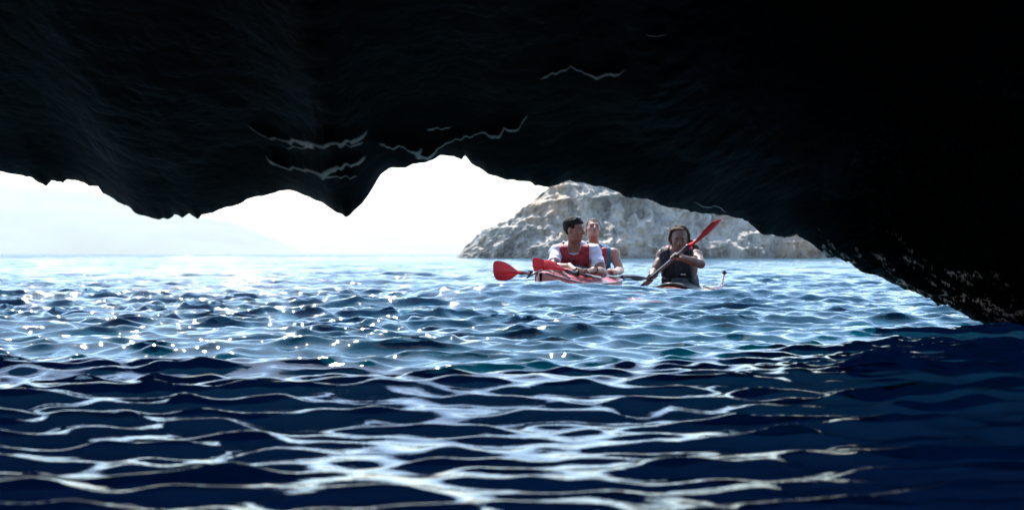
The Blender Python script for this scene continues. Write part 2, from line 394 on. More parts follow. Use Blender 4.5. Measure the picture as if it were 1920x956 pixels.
# ------------------------------------------------------------------ the islet and the far hills
def build_islet():
    D = 112.0
    k = D / F
    top = [(850, 484), (858, 478), (870, 463), (885, 456), (900, 444), (925, 425), (945, 415), (975, 394), (1000, 380), (1020, 356), (1034, 345), (1060, 326), (1090, 318), (1130, 300), (1200, 292),
           (1300, 296), (1400, 310), (1500, 335), (1600, 360), (1750, 380), (1950, 410), (2150, 450), (2250, 484)]
    tx = np.array([(p[0] - 960) * k for p in top]); tz = np.array([(484 - p[1]) * k for p in top])
    nx, nz = 900, 240
    u = np.linspace(tx[0], tx[-1], nx); H = np.interp(u, tx, tz)
    v = np.linspace(0, 1.6, nz)                      # 0 foot, 1 crest, beyond 1 the back slope
    U, Vv = np.meshgrid(u, v); HH = H[None, :] * np.where(Vv <= 1, Vv, 2 - Vv - (Vv - 1) * .9) 
    toe = smooth(0, 6, U - tx[0])                    # the left end is a nose that curves away
    Y = D + (1 - toe) * 3 + Vv * (2.0 + .62 * H[None, :]) + np.maximum(0, Vv - 1) * 14
    Zz = np.maximum(HH, -.6) - 5.5 * (Vv == 0)
    n1 = fbm(U / 2.4, Y / 2.4, Zz / 3.6, 5, 101, True, .55)
    n2 = fbm(U / 7, Y / 7, Zz / 9, 3, 111)
    n3 = fbm(U / .95 + .25 * Zz, Y / .95, Zz / 2.8, 4, 121, True)
    face = smooth(0, .06, Vv)
    am = np.minimum(1, H[None, :] / 2.2 + .15)
    Y = Y - am * (1.75 * n1 + 1.4 * n2 + .62 * n3) 
    Zz = Zz + am * face * (.34 * n1 + .22 * n3) * (.6 + .4 * (Vv > .9))
    U2 = U + am * (.55 * fbm(U / 2.3, Y / 2.3, Zz / 2.3, 3, 131))
    me = raw_mesh('islet', np.stack([U2, Y, Zz], -1).reshape(-1, 3), grid_quads(nz, nx))
    o = link('islet', me, rock_pale_material()); o['kind'] = 'structure'
def build_hills():
    hm = mat('hill_scrub', (.10, .12, .09), .95, .2, vary=(.004, .3))
    for name, D, ridge, seed in (('hills', 1500, [(-1500, 420), (-700, 330), (-250, 322), (0, 344), (90, 348), (210, 366), (330, 392), (430, 418), (500, 446), (548, 470), (560, 478)], 3),
                                 ('hills', 2400, [(300, 430), (500, 395), (640, 404), (760, 424), (880, 436), (1000, 446), (1150, 452), (1400, 440), (1700, 420), (2300, 400), (3200, 470)], 9)):
        rx = np.array([p[0] for p in ridge], float); ry = np.array([p[1] for p in ridge], float)
        x = np.linspace(rx[0], rx[-1], 260); z = (HOR + .3 - np.interp(x, rx, ry)) * D / F
        v = np.linspace(0, 1.5, 26); Xg, Vg = np.meshgrid((x - 960) * D / F, v)
        Zg = z[None, :] * np.where(Vg <= 1, np.sin(Vg * math.pi / 2), 1 - (Vg - 1) * 2.1)
        Yg = D + Vg * 400
        pers = 1 + Vg * 400 / D * np.minimum(1, Vg)
        Zg = Zg * pers + 6 * fbm(Xg / 70, Yg / 70, 0 * Xg, 4, seed, True) * np.clip(Zg / 30, 0, 1)
        me = raw_mesh(name, np.stack([Xg * pers, Yg, Zg - 2], -1).reshape(-1, 3), grid_quads(26, 260))
        o = link(name, me, hm); o['kind'] = 'structure'
def build_haze():
    bm = bmesh.new(); bmesh.ops.create_cube(bm, size=1)
    for v in bm.verts:
        v.co = Vector((v.co.x * 19000, v.co.y * 19000, -6.5 + (v.co.z + .5) * 128.5))
    me = bpy.data.meshes.new('haze'); bm.to_mesh(me); bm.free()
    m = bpy.data.materials.new('sea_haze'); m.use_nodes = True; n = m.node_tree
    n.nodes.remove(n.nodes['Principled BSDF'])
    p = n.nodes.new('ShaderNodeVolumePrincipled'); p.inputs['Density'].default_value = HAZE
    p.inputs['Color'].default_value = (.90, .95, 1, 1); p.inputs['Anisotropy'].default_value = .35
    n.links.new(p.outputs[0], n.nodes['Material Output'].inputs['Volume'])
    o = link('haze', me, m); o['kind'] = 'stuff'
HAZE = .00018

build_water(); build_seabed(); build_cave(); build_islet(); build_hills(); build_haze()

# ------------------------------------------------------------------ soft bodies from distance fields
class Field:
    """a signed distance field on a grid; shapes are blended in with a smooth minimum"""
    def __init__(s, lo, hi, h):
        s.lo = np.array(lo, float); s.h = h
        s.n = np.ceil((np.array(hi) - s.lo) / h).astype(int) + 1
        s.d = np.full(s.n, .5, np.float32)
    def sub(s, lo, hi):
        a = np.clip(np.floor((lo - s.lo) / s.h).astype(int), 0, s.n - 1); b = np.clip(np.ceil((hi - s.lo) / s.h).astype(int) + 1, 1, s.n)
        sl = tuple(slice(i, j) for i, j in zip(a, b))
        ax = [s.lo[i] + s.h * np.arange(a[i], b[i]) for i in range(3)]
        return sl, np.meshgrid(*ax, indexing='ij')
    def add(s, lo, hi, f, k=.03, cut=False):
        m = .08
        sl, (x, y, z) = s.sub(np.array(lo) - m, np.array(hi) + m)
        if x.size == 0: return
        e = f(x, y, z); d = s.d[sl]
        if cut:
            e = -e; hh = np.clip(.5 - .5 * (e - d) / k, 0, 1) if False else None
            t = np.maximum(k - abs(e - d), 0) / k
            s.d[sl] = np.maximum(e, d) + t * t * k * .25
        else:
            t = np.maximum(k - abs(e - d), 0) / k
            s.d[sl] = np.minimum(e, d) - t * t * k * .25
    def prim(s, p):
        kind = p[0]
        if kind == 'cap':
            _, a, b, ra, rb, k = p; a = np.array(a, float); b = np.array(b, float); ab = b - a; L2 = max(ab @ ab, 1e-9); r = max(ra, rb)
            def f(x, y, z):
                t = np.clip(((x - a[0]) * ab[0] + (y - a[1]) * ab[1] + (z - a[2]) * ab[2]) / L2, 0, 1)
                return np.sqrt((x - a[0] - ab[0] * t)**2 + (y - a[1] - ab[1] * t)**2 + (z - a[2] - ab[2] * t)**2) - (ra + (rb - ra) * t)
            s.add(np.minimum(a, b) - r, np.maximum(a, b) + r, f, k)
        else:
            _, c, R3, M, k = p; c = np.array(c, float); R3 = np.array(R3, float); M = np.array(M, float); rm = R3.max(); r0 = R3.min()
            def f(x, y, z):
                q = [(M[0, i] * (x - c[0]) + M[1, i] * (y - c[1]) + M[2, i] * (z - c[2])) / R3[i] for i in range(3)]
                k0 = np.sqrt(q[0]**2 + q[1]**2 + q[2]**2); k1 = np.sqrt((q[0] / R3[0])**2 + (q[1] / R3[1])**2 + (q[2] / R3[2])**2)
                return k0 * (k0 - 1) / np.maximum(k1, 1e-4)
            s.add(c - rm, c + rm, f, k, cut=(kind == 'cutell'))
    def grid(s):
        return np.meshgrid(*[s.lo[i] + s.h * np.arange(s.n[i]) for i in range(3)], indexing='ij')
def surface(d, lo, h, name, m, parent=None, iters=2):
    """naive surface nets"""
    s = d < 0
    A = [s[a:s.shape[0] - 1 + a, b:s.shape[1] - 1 + b, c:s.shape[2] - 1 + c] for a in (0, 1) for b in (0, 1) for c in (0, 1)]
    cnt = sum(x.astype(np.int8) for x in A); act = (cnt > 0) & (cnt < 8)
    idx = -np.ones(act.shape, np.int64); ii = np.argwhere(act); idx[act] = np.arange(len(ii))
    P = np.zeros((len(ii), 3)); W = np.zeros(len(ii))
    corners = [(a, b, c) for a in (0, 1) for b in (0, 1) for c in (0, 1)]
    for c1 in corners:
        for ax in range(3):
            if c1[ax]: continue
            c2 = list(c1); c2[ax] = 1
            d1 = d[ii[:, 0] + c1[0], ii[:, 1] + c1[1], ii[:, 2] + c1[2]]; d2 = d[ii[:, 0] + c2[0], ii[:, 1] + c2[1], ii[:, 2] + c2[2]]
            x = (d1 < 0) != (d2 < 0); t = np.where(x, d1 / np.where(d1 == d2, 1, d1 - d2), 0)
            p = np.array(c1, float) + np.zeros((len(ii), 3)); p[:, ax] += t
            P[x] += p[x]; W[x] += 1
    V = (ii + P / W[:, None]) * h + lo
    Q = []
    for ax in range(3):
        o1, o2 = [(1, 2), (2, 0), (0, 1)][ax]
        sl1 = [slice(None)] * 3; sl2 = [slice(None)] * 3; sl1[ax] = slice(0, -1); sl2[ax] = slice(1, None)
        ch = s[tuple(sl1)] != s[tuple(sl2)]
        e = np.argwhere(ch)
        e = e[(e[:, o1] > 0) & (e[:, o2] > 0) & (e[:, o1] < s.shape[o1] - 1) & (e[:, o2] < s.shape[o2] - 1)]
        def g(a, b):
            q = e.copy(); q[:, o1] -= a; q[:, o2] -= b; return idx[q[:, 0], q[:, 1], q[:, 2]]
        q = np.stack([g(0, 0), g(1, 0), g(1, 1), g(0, 1)], 1)
        inside = s[e[:, 0], e[:, 1], e[:, 2]]
        q[inside] = q[inside]; q[~inside] = q[~inside][:, ::-1]
        Q.append(q)
    Q = np.concatenate(Q); Q = Q[(Q >= 0).all(1)]
    me = raw_mesh(name, V, Q)
    bm = bmesh.new(); bm.from_mesh(me)
    for _ in range(iters): bmesh.ops.smooth_vert(bm, verts=bm.verts, factor=.5, use_axis_x=True, use_axis_y=True, use_axis_z=True)
    bmesh.ops.recalc_face_normals(bm, faces=bm.faces)
    bm.to_mesh(me); bm.free()
    me.polygons.foreach_set('use_smooth', np.ones(len(me.polygons), bool))
    return link(name, me, m, parent)

def rot(yaw=0, pitch=0, roll=0):
    """yaw turns the face from the camera (-Y) to the viewer's right, pitch lifts the chin"""
    return np.array(Matrix.Rotation(math.radians(yaw), 3, 'Z') @ Matrix.Rotation(math.radians(-pitch), 3, 'X') @ Matrix.Rotation(math.radians(roll), 3, 'Y'))
def unit(v): v = np.array(v, float); return v / max(np.linalg.norm(v), 1e-9)

def tube(name, pts, r, m, parent=None, seg=10, flat=None):
    """a swept tube; r may be one radius or one per point"""
    pts = [np.array(p, float) for p in pts]; n = len(pts); rr = r if hasattr(r, '__len__') else [r] * n
    V = []; up = None
    for i, p in enumerate(pts):
        t = unit(pts[min(i + 1, n - 1)] - pts[max(i - 1, 0)])
        if up is None: up = np.array([0, 0, 1.]) if abs(t[2]) < .9 else np.array([1., 0, 0])
        a = unit(np.cross(t, up)); b = np.cross(a, t); up = b
        for k in range(seg):
            an = 2 * math.pi * k / seg
            V.append(p + rr[i] * (math.cos(an) * a + math.sin(an) * b))
    q = grid_quads(n, seg, True)
    me = raw_mesh(name, V, q)
    bm = bmesh.new(); bm.from_mesh(me); bm.verts.ensure_lookup_table()
    bm.faces.new([bm.verts[k] for k in range(seg)]); bm.faces.new([bm.verts[(n - 1) * seg + k] for k in range(seg)][::-1])
    bmesh.ops.recalc_face_normals(bm, faces=bm.faces); bm.to_mesh(me); bm.free()
    for p in me.polygons: p.use_smooth = True
    return link(name, me, m, parent)
def blob(name, c, R3, M, m, parent=None, seg=16):
    bm = bmesh.new(); bmesh.ops.create_uvsphere(bm, u_segments=seg, v_segments=seg // 2 + 2, radius=1)
    M = np.array(M)
    for v in bm.verts: v.co = Vector(np.array(c) + M @ (np.array(v.co) * np.array(R3)))
    me = bpy.data.meshes.new(name); bm.to_mesh(me); bm.free()
    for p in me.polygons: p.use_smooth = True
    return link(name, me, m, parent)
def box(name, c, size, M, m, parent=None, bev=.15):
    bm = bmesh.new(); bmesh.ops.create_cube(bm, size=1)
    for v in bm.verts: v.co = Vector(np.array(v.co) * np.array(size))
    bmesh.ops.bevel(bm, geom=bm.edges[:], offset=min(size) * bev, segments=2, affect='EDGES')
    M = np.array(M)
    for v in bm.verts: v.co = Vector(np.array(c) + M @ np.array(v.co))
    me = bpy.data.meshes.new(name); bm.to_mesh(me); bm.free()
    return link(name, me, m, parent)

# ------------------------------------------------------------------ people
SKIN = lambda n, c: mat(n, c, .5, .4, vary=(9, .12), bump=(60, .0015), sss=.12)
class Person:
    def __init__(s, o): s.__dict__.update(o)
def head_prims(c, M, beard=0):
    P = lambda x, y, z: np.array(c) + M @ np.array([x, y, z])
    p = [('ell', P(0, .018, .036), (.074, .094, .082), M, .01), ('ell', P(0, -.018, -.02), (.064, .074, .088), M, .03),
         ('ell', P(0, -.03, -.075), (.046, .05, .036), M, .03), ('ell', P(0, -.062, -.096), (.024, .02, .018), M, .02),
         ('ell', P(.04, -.045, -.022), (.026, .03, .026), M, .02), ('ell', P(-.04, -.045, -.022), (.026, .03, .026), M, .02)]
    p += [('cap', P(-.036, -.078, .026), P(.036, -.078, .026), .012, .012, .012)]
    p += [('cutell', P(s_ * .031, -.100, .004), (.019, .018, .014), M, .012) for s_ in (-1, 1)]
    p += [('cap', P(0, -.088, .012), P(0, -.110, -.026), .008, .012, .010), ('cap', P(-.012, -.098, -.032), P(.012, -.098, -.032), .008, .008, .008)]
    p += [('cap', P(-.020, -.087, -.056), P(.020, -.087, -.056), .006, .006, .006), ('cap', P(-.015, -.086, -.067), P(.015, -.086, -.067), .007, .007, .006)]
    for s_ in (-1, 1):
        p += [('ell', P(s_ * .077, .012, -.004), (.010, .020, .033), M @ rot(s_ * 18), .008), ('cutell', P(s_ * .087, .006, -.002), (.006, .010, .018), M, .006)]
    return p
def grip(wrist, G, axis, r=.016, flip=1, knuckle=.0085):
    """a hand closed round a rod: palm, four bent fingers of unequal length and a thumb"""
    a = unit(axis); e = np.array(wrist) - np.array(G); e = unit(e - a * (e @ a)); f = np.cross(a, e) * flip
    q = lambda off, ph, rad: np.array(G) + a * off + rad * (math.cos(math.radians(ph)) * e + math.sin(math.radians(ph)) * f)
    M = np.stack([a, f, e], 1)
    p = [('ell', q(0, 10, r + .030), (.042, .017, .040), M, .02), ('cap', wrist, q(0, 5, r + .035), .024, .024, .03)]
    for i, ln in enumerate((.92, 1.0, .96, .82)):
        off = (i - 1.5) * .0205; k = knuckle * (1 if i < 3 else .9)
        pts = [q(off * .9, 48, r + .030), q(off, 88, r + .014), q(off, 88 + 52 * ln, r + .009), q(off, 88 + 100 * ln, r + .008)]
        for u, v in zip(pts, pts[1:]): p.append(('cap', u, v, k, k * .93, .004))
    pts = [q(-.034, -12, r + .036), q(-.046, -55, r + .020), q(-.040, -100, r + .011), q(-.030, -135, r + .009)]
    for u, v, ra in zip(pts, pts[1:], (.013, .0105, .0095)): p.append(('cap', u, v, ra, ra * .9, .006))
    return p
def make_person(cfg):
    sh = [np.array(cfg['shL'], float), np.array(cfg['shR'], float)]
    neck = (sh[0] + sh[1]) / 2 + np.array([0, 0, .045]); hc = np.array(cfg['head'], float); HM = cfg['HM']
    pel = np.array(cfg['pelvis'], float)
    across = unit(sh[1] - sh[0]); up = unit(neck - pel); fwd = np.cross(across, up) * 1.0     # across = viewer's right; fwd points away from the camera
    TM = np.stack([across, np.cross(up, across), up], 1)
    B = lambda x, y, z: pel + (neck - pel) * z + across * x + TM[:, 1] * y
    w = cfg.get('w', 1.0)
    torso = [('ell', B(0, 0, .08), (.165 * w, .125, .12), TM, .05), ('ell', B(0, -.005, .40), (.145 * w, .105, .17), TM, .06),
             ('ell', B(0, .0, .72), (.165 * w, .115, .16), TM, .06), ('ell', B(-.075 * w, -.055, .74), (.085, .05, .07), TM, .04), ('ell', B(.075 * w, -.055, .74), (.085, .05, .07), TM, .04),
             ('cap', sh[0] + up * .0, sh[1] + up * .0, .058, .058, .05), ('cap', B(0, .02, .93), B(0, .02, 1.0), .075, .06, .05),
             ('cap', sh[0] + up * .012 + across * .03, neck + up * .02, .045, .05, .04), ('cap', sh[1] + up * .012 - across * .03, neck + up * .02, .045, .05, .04)]
    nb = hc + HM @ np.array([0, .022, -.055])
    neckp = [('cap', B(0, .015, .98), nb, .056, .054, .025)]
    arms = []; uppers = []
    for k in (0, 1):
        el = np.array(cfg['el'][k], float); wr = np.array(cfg['wr'][k], float)
        uppers += [('ell', sh[k], (.058, .058, .062), TM, .03), ('cap', sh[k], el, .050, .040, .03), ('cap', sh[k] * .55 + el * .45, sh[k] * .3 + el * .7, .047, .044, .02)]
        arms += [('cap', el, el * .65 + wr * .35, .040, .042, .015), ('cap', el * .65 + wr * .35, wr, .041, .026, .02)]
        arms += grip(wr, cfg['grip'][k][0], cfg['grip'][k][1], flip=cfg['grip'][k][2])
    K = cfg['knee']; Fo = cfg['foot']; legs = []
    for k in (0, 1):
        hip = pel + across * (-.09 if k == 0 else .09) + np.array([0, 0, -.02])
        legs += [('cap', hip, K[k], .085, .058, .05), ('cap', K[k], np.array(K[k]) * .6 + np.array(Fo[k]) * .4, .058, .055, .02), ('cap', np.array(K[k]) * .6 + np.array(Fo[k]) * .4, Fo[k], .055, .036, .02),
                 ('cap', Fo[k], np.array(Fo[k]) + np.array([0, -.04, .12]), .036, .028, .02)]
    head = head_prims(hc, HM)
    allp = torso + neckp + uppers + arms + legs + head
    pts = []
    for p in allp: pts += [np.array(p[1]), np.array(p[2])] if p[0] == 'cap' else [np.array(p[1])]
    pts = np.array(pts); lo = pts.min(0) - .13; hi = pts.max(0) + .15; h = .0056
    Fd = Field(lo, hi, h)
    for p in torso + uppers + legs + neckp + arms: Fd.prim(p)
    for p in head: Fd.prim(p)
    body = surface(Fd.d, lo, h, 'person', cfg['skin'])
    org = pel.copy(); set_origin(body, org)
    tag(body, cfg['label'], 'person', 'kayakers')
    # clothes: offsets of the torso and sleeve fields
    G = Field(lo, hi, h)
    for p in torso: G.prim(p)
    x, y, z = G.grid()
    rel = lambda v: (x - pel[0]) * v[0] + (y - pel[1]) * v[1] + (z - pel[2]) * v[2]
    tx, ty, tz = rel(TM[:, 0]), rel(TM[:, 1]), rel(TM[:, 2]); H = np.linalg.norm(neck - pel)
    fold = (.004 * vnoise(x * 16, y * 16, z * 26, 3) + .003 * vnoise(x * 40, y * 40, z * 34, 4)).astype(np.float32)
    dn = np.sqrt(tx**2 + (ty + .055)**2)                       # distance to the neck axis, opening towards the front
    def smax(a, b, k=.012):
        t = np.maximum(k - abs(a - b), 0) / k; return np.maximum(a, b) + t * t * k * .25
    if cfg.get('shirt'):
        S2 = Field(lo, hi, h)
        for p in torso + uppers: S2.prim(p)
        d = S2.d - .011 - 2.0 * fold
        for k in (0, 1):          # cut the sleeve off two thirds down the upper arm
            el = np.array(cfg['el'][k], float); ax = unit(el - sh[k]); cutp = sh[k] + (el - sh[k]) * cfg.get('sleeve', .68)
            near = (x - cutp[0]) * ax[0] + (y - cutp[1]) * ax[1] + (z - cutp[2]) * ax[2]
            far = np.sqrt((x - cutp[0])**2 + (y - cutp[1])**2 + (z - cutp[2])**2) - .13
            d = np.where(far < .0, np.maximum(d, near), d)
        d = smax(d, (.060 - dn) - np.maximum(0, H * .96 - tz) * 3, .004); d = np.maximum(d, .04 - tz)
        so = surface(d, lo, h, 't_shirt', cfg['shirt'], body); so.matrix_parent_inverse = Matrix.Translation(-Vector(org))
    if cfg.get('tank'):
        d = G.d - .010 - fold
        d = smax(d, abs(tx) - .172, .004); d = smax(d, (.070 - dn) - np.maximum(0, H * .90 - tz) * 3, .004); d = np.maximum(d, .04 - tz)
        surface(d, lo, h, 'tank_top', cfg['tank'], body)
    # life vest: thick foam panels with armholes, neck opening and shoulder straps
    d = G.d - .030 - 1.6 * fold
    arm = cfg.get('vest_half', .142)
    d = smax(d, abs(tx) - (arm + .045 * smooth(H * .52, H * .22, tz)), .02)
    d = smax(d, (.068 - dn) - np.maximum(0, H * .955 - tz) * 1.3, .02)
    d = smax(d, .07 - tz, .02); d = smax(d, tz - (H + .045), .02)
    seam = np.maximum(0, .010 - abs(tz - H * .50)) * 1.1 + np.maximum(0, .008 - abs(tx)) * .9 * (ty < 0)
    d = d + seam
    surface(d, lo, h, 'life_vest', cfg['vest'], body)
    # hair: an offset of the head, cut along the hairline
    HG = Field(hc - .17, hc + .17, .0045)
    for p in head_prims(hc, HM)[:3]: HG.prim(p)
    hx, hy, hz = HG.grid(); r_ = [(hx - hc[0]) * HM[0, i] + (hy - hc[1]) * HM[1, i] + (hz - hc[2]) * HM[2, i] for i in range(3)]
    dd = cfg['hair'](HG.d, r_[0], r_[1], r_[2], hx, hy, hz)
    surface(dd, HG.lo, HG.h, 'hair', cfg['hair_mat'], body, 1)
    P = lambda a, b, c: hc + HM @ np.array([a, b, c])
    for s_ in (-1, 1):
        blob('eye', P(s_ * .031, -.0775, .003), (.0125, .011, .0095), HM, EYE, body)
        tube('eyebrow', [P(s_ * .014, -.0905, .025), P(s_ * .031, -.0915, .031), P(s_ * .048, -.079, .026)], [.003, .0036, .002], cfg['hair_mat'], body, 6)
    tube('mouth', [P(-.020, -.0915, -.0612), P(0, -.0945, -.0616), P(.020, -.0915, -.0612)], [.0014, .0022, .0014], LIP, body, 6)
    # buckles on the shoulder straps, zip, front buckle
    def on_front(u, v, off=.036):
        """the surface of the vest at across=u, height fraction v"""
        base_p = B(u, 0, v); best = None
        for t in np.linspace(.30, .0, 90):
            q = base_p - TM[:, 1] * 0 + (-TM[:, 1] if TM[1, 1] > 0 else TM[:, 1]) * t
            i = np.round((q - lo) / h).astype(int)
            if (i < 0).any() or (i >= np.array(d.shape)).any(): continue
            if d[tuple(i)] < .001: return q
        return base_p
    outw = -TM[:, 1] if TM[1, 1] > 0 else TM[:, 1]
    if cfg.get('zip'):
        zp = [on_front(0, v) + outw * .002 for v in np.linspace(.72, .30, 9)]
        tube('zip', zp, .0055, ZIP, body, 6)
        box('zip_puller', on_front(0, .80) + outw * .004, (.022, .014, .05), TM, BLACK, body)
        lg = on_front(.085, .66)
        box('chest_patch', lg + outw * .003, (.052, .003, .009), TM, PALE, body)
    for s_ in (-1, 1):
        c = B(s_ * .118, .02, 1.0) + up * .018
        box('strap_buckle', c + up * cfg.get('buckle_up', .03), (.030, .05, .026), TM, BLACK, body, .3)
    if cfg.get('webbing'):
        for v in (.28, .50):
            pts = [on_front(u, v) + outw * .003 for u in np.linspace(-.13, .13, 11)]
            tube('webbing_strap', pts, .009, BLACK, body, 6)
        box('front_buckle', on_front(.0, .50) + outw * .012, (.045, .016, .03), TM, BLACK, body)
        box('front_buckle', on_front(.0, .30) + outw * .012, (.045, .016, .03), TM, BLACK, body)
        box('chest_patch', on_front(.075, .62) + outw * .004, (.05, .003, .012), TM, PALE, body)
    return body, P, B, TM, on_front

EYE = mat('eye', (.06, .045, .04), .15); LIP = mat('lip', (.16, .05, .045), .5)
BLACK = mat('black_plastic', (.012, .012, .014), .38); ZIP = mat('zip_tape', (.42, .40, .38), .5); PALE = mat('pale_print', (.62, .58, .55), .6)
CARBON = mat('black_carbon', (.016, .017, .02), .16, coat=1)
PADDLE_RED = mat('red_blade', (.50, .002, .006), .6, .25, vary=(5, .25))
VEST_RED = mat('red_nylon', (.30, .010, .018), .7, vary=(14, .18), bump=(220, .001)); VEST_NAVY = mat('navy_nylon', (.010, .012, .019), .7, .25, vary=(14, .25), bump=(220, .001))
ROPE = mat('black_cord', (.015, .015, .017), .6)

# ------------------------------------------------------------------ kayaks
def kayak(name, bow, stern, keel, depth, halfw, hull_m, deck_m, cockpits, label, bow_up=.1, stern_up=.06, deck_cfg=None):
    bow = np.array(bow, float); stern = np.array(stern, float); L = np.linalg.norm(stern - bow); d = (stern - bow) / L; n = np.array([d[1], -d[0]])   # n: viewer's right when the bow faces the camera
    T = np.linspace(0, 1, 121)
    def half(t): return halfw * np.clip(np.sin(np.pi * np.clip(t, 0, 1)), 0, 1) ** .72 * (1 - .12 * np.cos(2 * np.pi * t)) + .012
    def sheer(t): return keel + depth * .62 + bow_up * np.clip(1 - t / .32, 0, 1) ** 1.8 + stern_up * np.clip((t - .75) / .25, 0, 1) ** 1.8
    def crown(t): return depth * .38 * np.clip(np.sin(np.pi * np.clip(t, 0, 1)), 0, 1) ** .6 * (1.0 + .25 * np.exp(-((t - cockpits[0] + .12) / .1) ** 2))
    def kl(t): return keel + (sheer(t) - keel - .02) * (np.clip(1 - t / .10, 0, 1) ** 2.2 * .80 + np.clip((t - .92) / .08, 0, 1) ** 2.2 * .8)
    def pt(t, u, z): q = bow + d * L * t + n * u; return np.array([q[0], q[1], z])
    def deckz(t, u):
        hw = half(t); return sheer(t) + crown(t) * (1 - abs(np.clip(u / hw, -1, 1)) ** 1.7)
    nu = 15
    dv = [pt(t, half(t) * u, deckz(t, half(t) * u)) for t in T for u in np.linspace(-1, 1, nu)]
    hv = []
    for t in T:
        hw = half(t); s_, k_ = sheer(t) - .002, kl(t)
        for a in np.linspace(0, math.pi, 19):
            u = -math.cos(a); zz = abs(math.sin(a)) ** .75
            hv.append(pt(t, hw * np.sign(u) * abs(u) ** .8, s_ - (s_ - k_) * zz))
    root = bpy.data.objects.new(name, None); sc.collection.objects.link(root)
    mid = pt(.5, 0, keel); root.location = Vector(mid); tag(root, label, 'kayak', 'kayaks outside the cave')
    hull = link('hull', raw_mesh('hull', hv, grid_quads(121, 19)), hull_m, root)
    deck = link('deck', raw_mesh('deck', dv, grid_quads(121, nu)[:, ::-1]), deck_m, root)
    for s_ in (-1, 1):
        tube('seam_strip', [pt(t, s_ * (half(t) + .003), sheer(t)) for t in np.linspace(.01, .99, 90)], .0065, SEAM, root, 8)
    for c in cockpits:
        lt = .44 / L; pts = []
        for a in np.linspace(0, 2 * math.pi, 49):
            t = c + lt * math.cos(a); u = .205 * math.sin(a)
            pts.append(pt(t, u, deckz(t, u) + .022))
        cm = tube('cockpit_rim', pts, .013, BLACK, root, 8)
        # neoprene spray skirt stretched over the cockpit, rising to the waist
        vv = []; na = 40
        for k, (f, up_) in enumerate(((1.0, .024), (.86, .030), (.6, .038), (.42, .05), (.36, .085))):
            for a in np.linspace(0, 2 * math.pi, na, endpoint=False):
                t = c + .02 * 0 + lt * f * math.cos(a) + (1 - f) * .10 / L; u = .205 * f * math.sin(a) * (1 if f > .5 else 1.1)
                vv.append(pt(t, u, deckz(c, 0) * (1 - f) + deckz(t, u) * f + up_))
        link('spray_skirt', raw_mesh('spray_skirt', vv, grid_quads(5, na, True)), NEOPRENE, root)
    root_pt = (pt, deckz, half, sheer, L)
    return root, root_pt
SEAM = mat('dark_seam', (.05, .03, .035), .5); NEOPRENE = mat('neoprene', (.018, .02, .026), .7, bump=(90, .001))

def bungee(root, K, pairs, lift=.010, r=.0055, m=None):
    pt, deckz, half, sheer, L = K
    for (t0, u0), (t1, u1) in pairs:
        pts = []
        for k in np.linspace(0, 1, 15):
            t = t0 + (t1 - t0) * k; u = (u0 + (u1 - u0) * k) * half(t)
            pts.append(pt(t, u, deckz(t, u) + lift))
        tube('deck_line', pts, r, m or ROPE, root, 6)

# ------------------------------------------------------------------ paddles
def blade(name, neck_p, tip, normal, parent, width=.19, m=None, spoon=.02):
    """asymmetric spoon-shaped blade with a raised spine"""
    neck_p = np.array(neck_p, float); tip = np.array(tip, float); ax = tip - neck_p; Lb = np.linalg.norm(ax); ax = ax / Lb
    nn = np.array(normal, float); nn = unit(nn - ax * (nn @ ax)); sd_ = np.cross(ax, nn)
    nt_, nu = 34, 17; V = []
    T = np.linspace(0, 1, nt_)
    prof = np.interp(T, [0, .10, .25, .45, .65, .80, .90, .96, .99, 1.0], [.085, .12, .38, .76, .97, 1.0, .90, .66, .38, .06])
    for side in (1, -1):
        for t, w_ in zip(T, prof):
            for u in np.linspace(-1, 1, nu):
                asym = 1.0 + .14 * u * smooth(.3, 1, t)
                c = spoon * math.sin(math.pi * t) - spoon * .9 * (u * w_) ** 2 * t
                spine = .012 * max(0, 1 - abs(u * w_) / .12) * (1 - t) ** .7
                th = side * (.0028 + .009 * max(0, 1 - t * 5) + spine)
                if abs(u) == 1: th = 0
                V.append(neck_p + ax * Lb * t + sd_ * u * w_ * asym * width / 2 + nn * (c + th))
    q = grid_quads(nt_, nu); q = np.concatenate([q, q[:, ::-1] + nt_ * nu])
    o = link(name, raw_mesh(name, V, q), m or PADDLE_RED, parent)
    return o
def paddle(label, A, B_, nA, nB=None, half_p=False, joint=None, group=None, bladeLen=.46, width=.19, mB=None):
    """A: tip of the first blade; B_: far tip (or the shaft's end for half a split paddle)"""
    A = np.array(A, float); B_ = np.array(B_, float); ax = unit(B_ - A)
    root = bpy.data.objects.new('paddle', None); sc.collection.objects.link(root); root.location = Vector((A + B_) / 2)
    tag(root, label, 'paddle', group or 'paddles of the kayakers')
    a = A + ax * bladeLen; b = B_ if half_p else B_ - ax * bladeLen
    blade('blade', a, A, nA, root, width)
    tube('shaft', [a - ax * .03, a + ax * .1, (a + b) / 2, b - ax * .1 * (not half_p), b + ax * .03 * (not half_p)], .0158, CARBON, root, 14)
    tube('collar', [a - ax * .02, a + ax * .045], .0195, BLACK, root, 14)
    if not half_p:
        blade('blade', b, B_, nB if nB is not None else nA, root, width, mB)
        tube('collar', [b - ax * .045, b + ax * .02], .0195, BLACK, root, 14)
    dr = a + ax * .16
    tube('drip_ring', [dr - ax * .008, dr + ax * .008], .030, BLACK, root, 16)
    return root

# ================================================================== placement
Z3 = np.zeros(3)
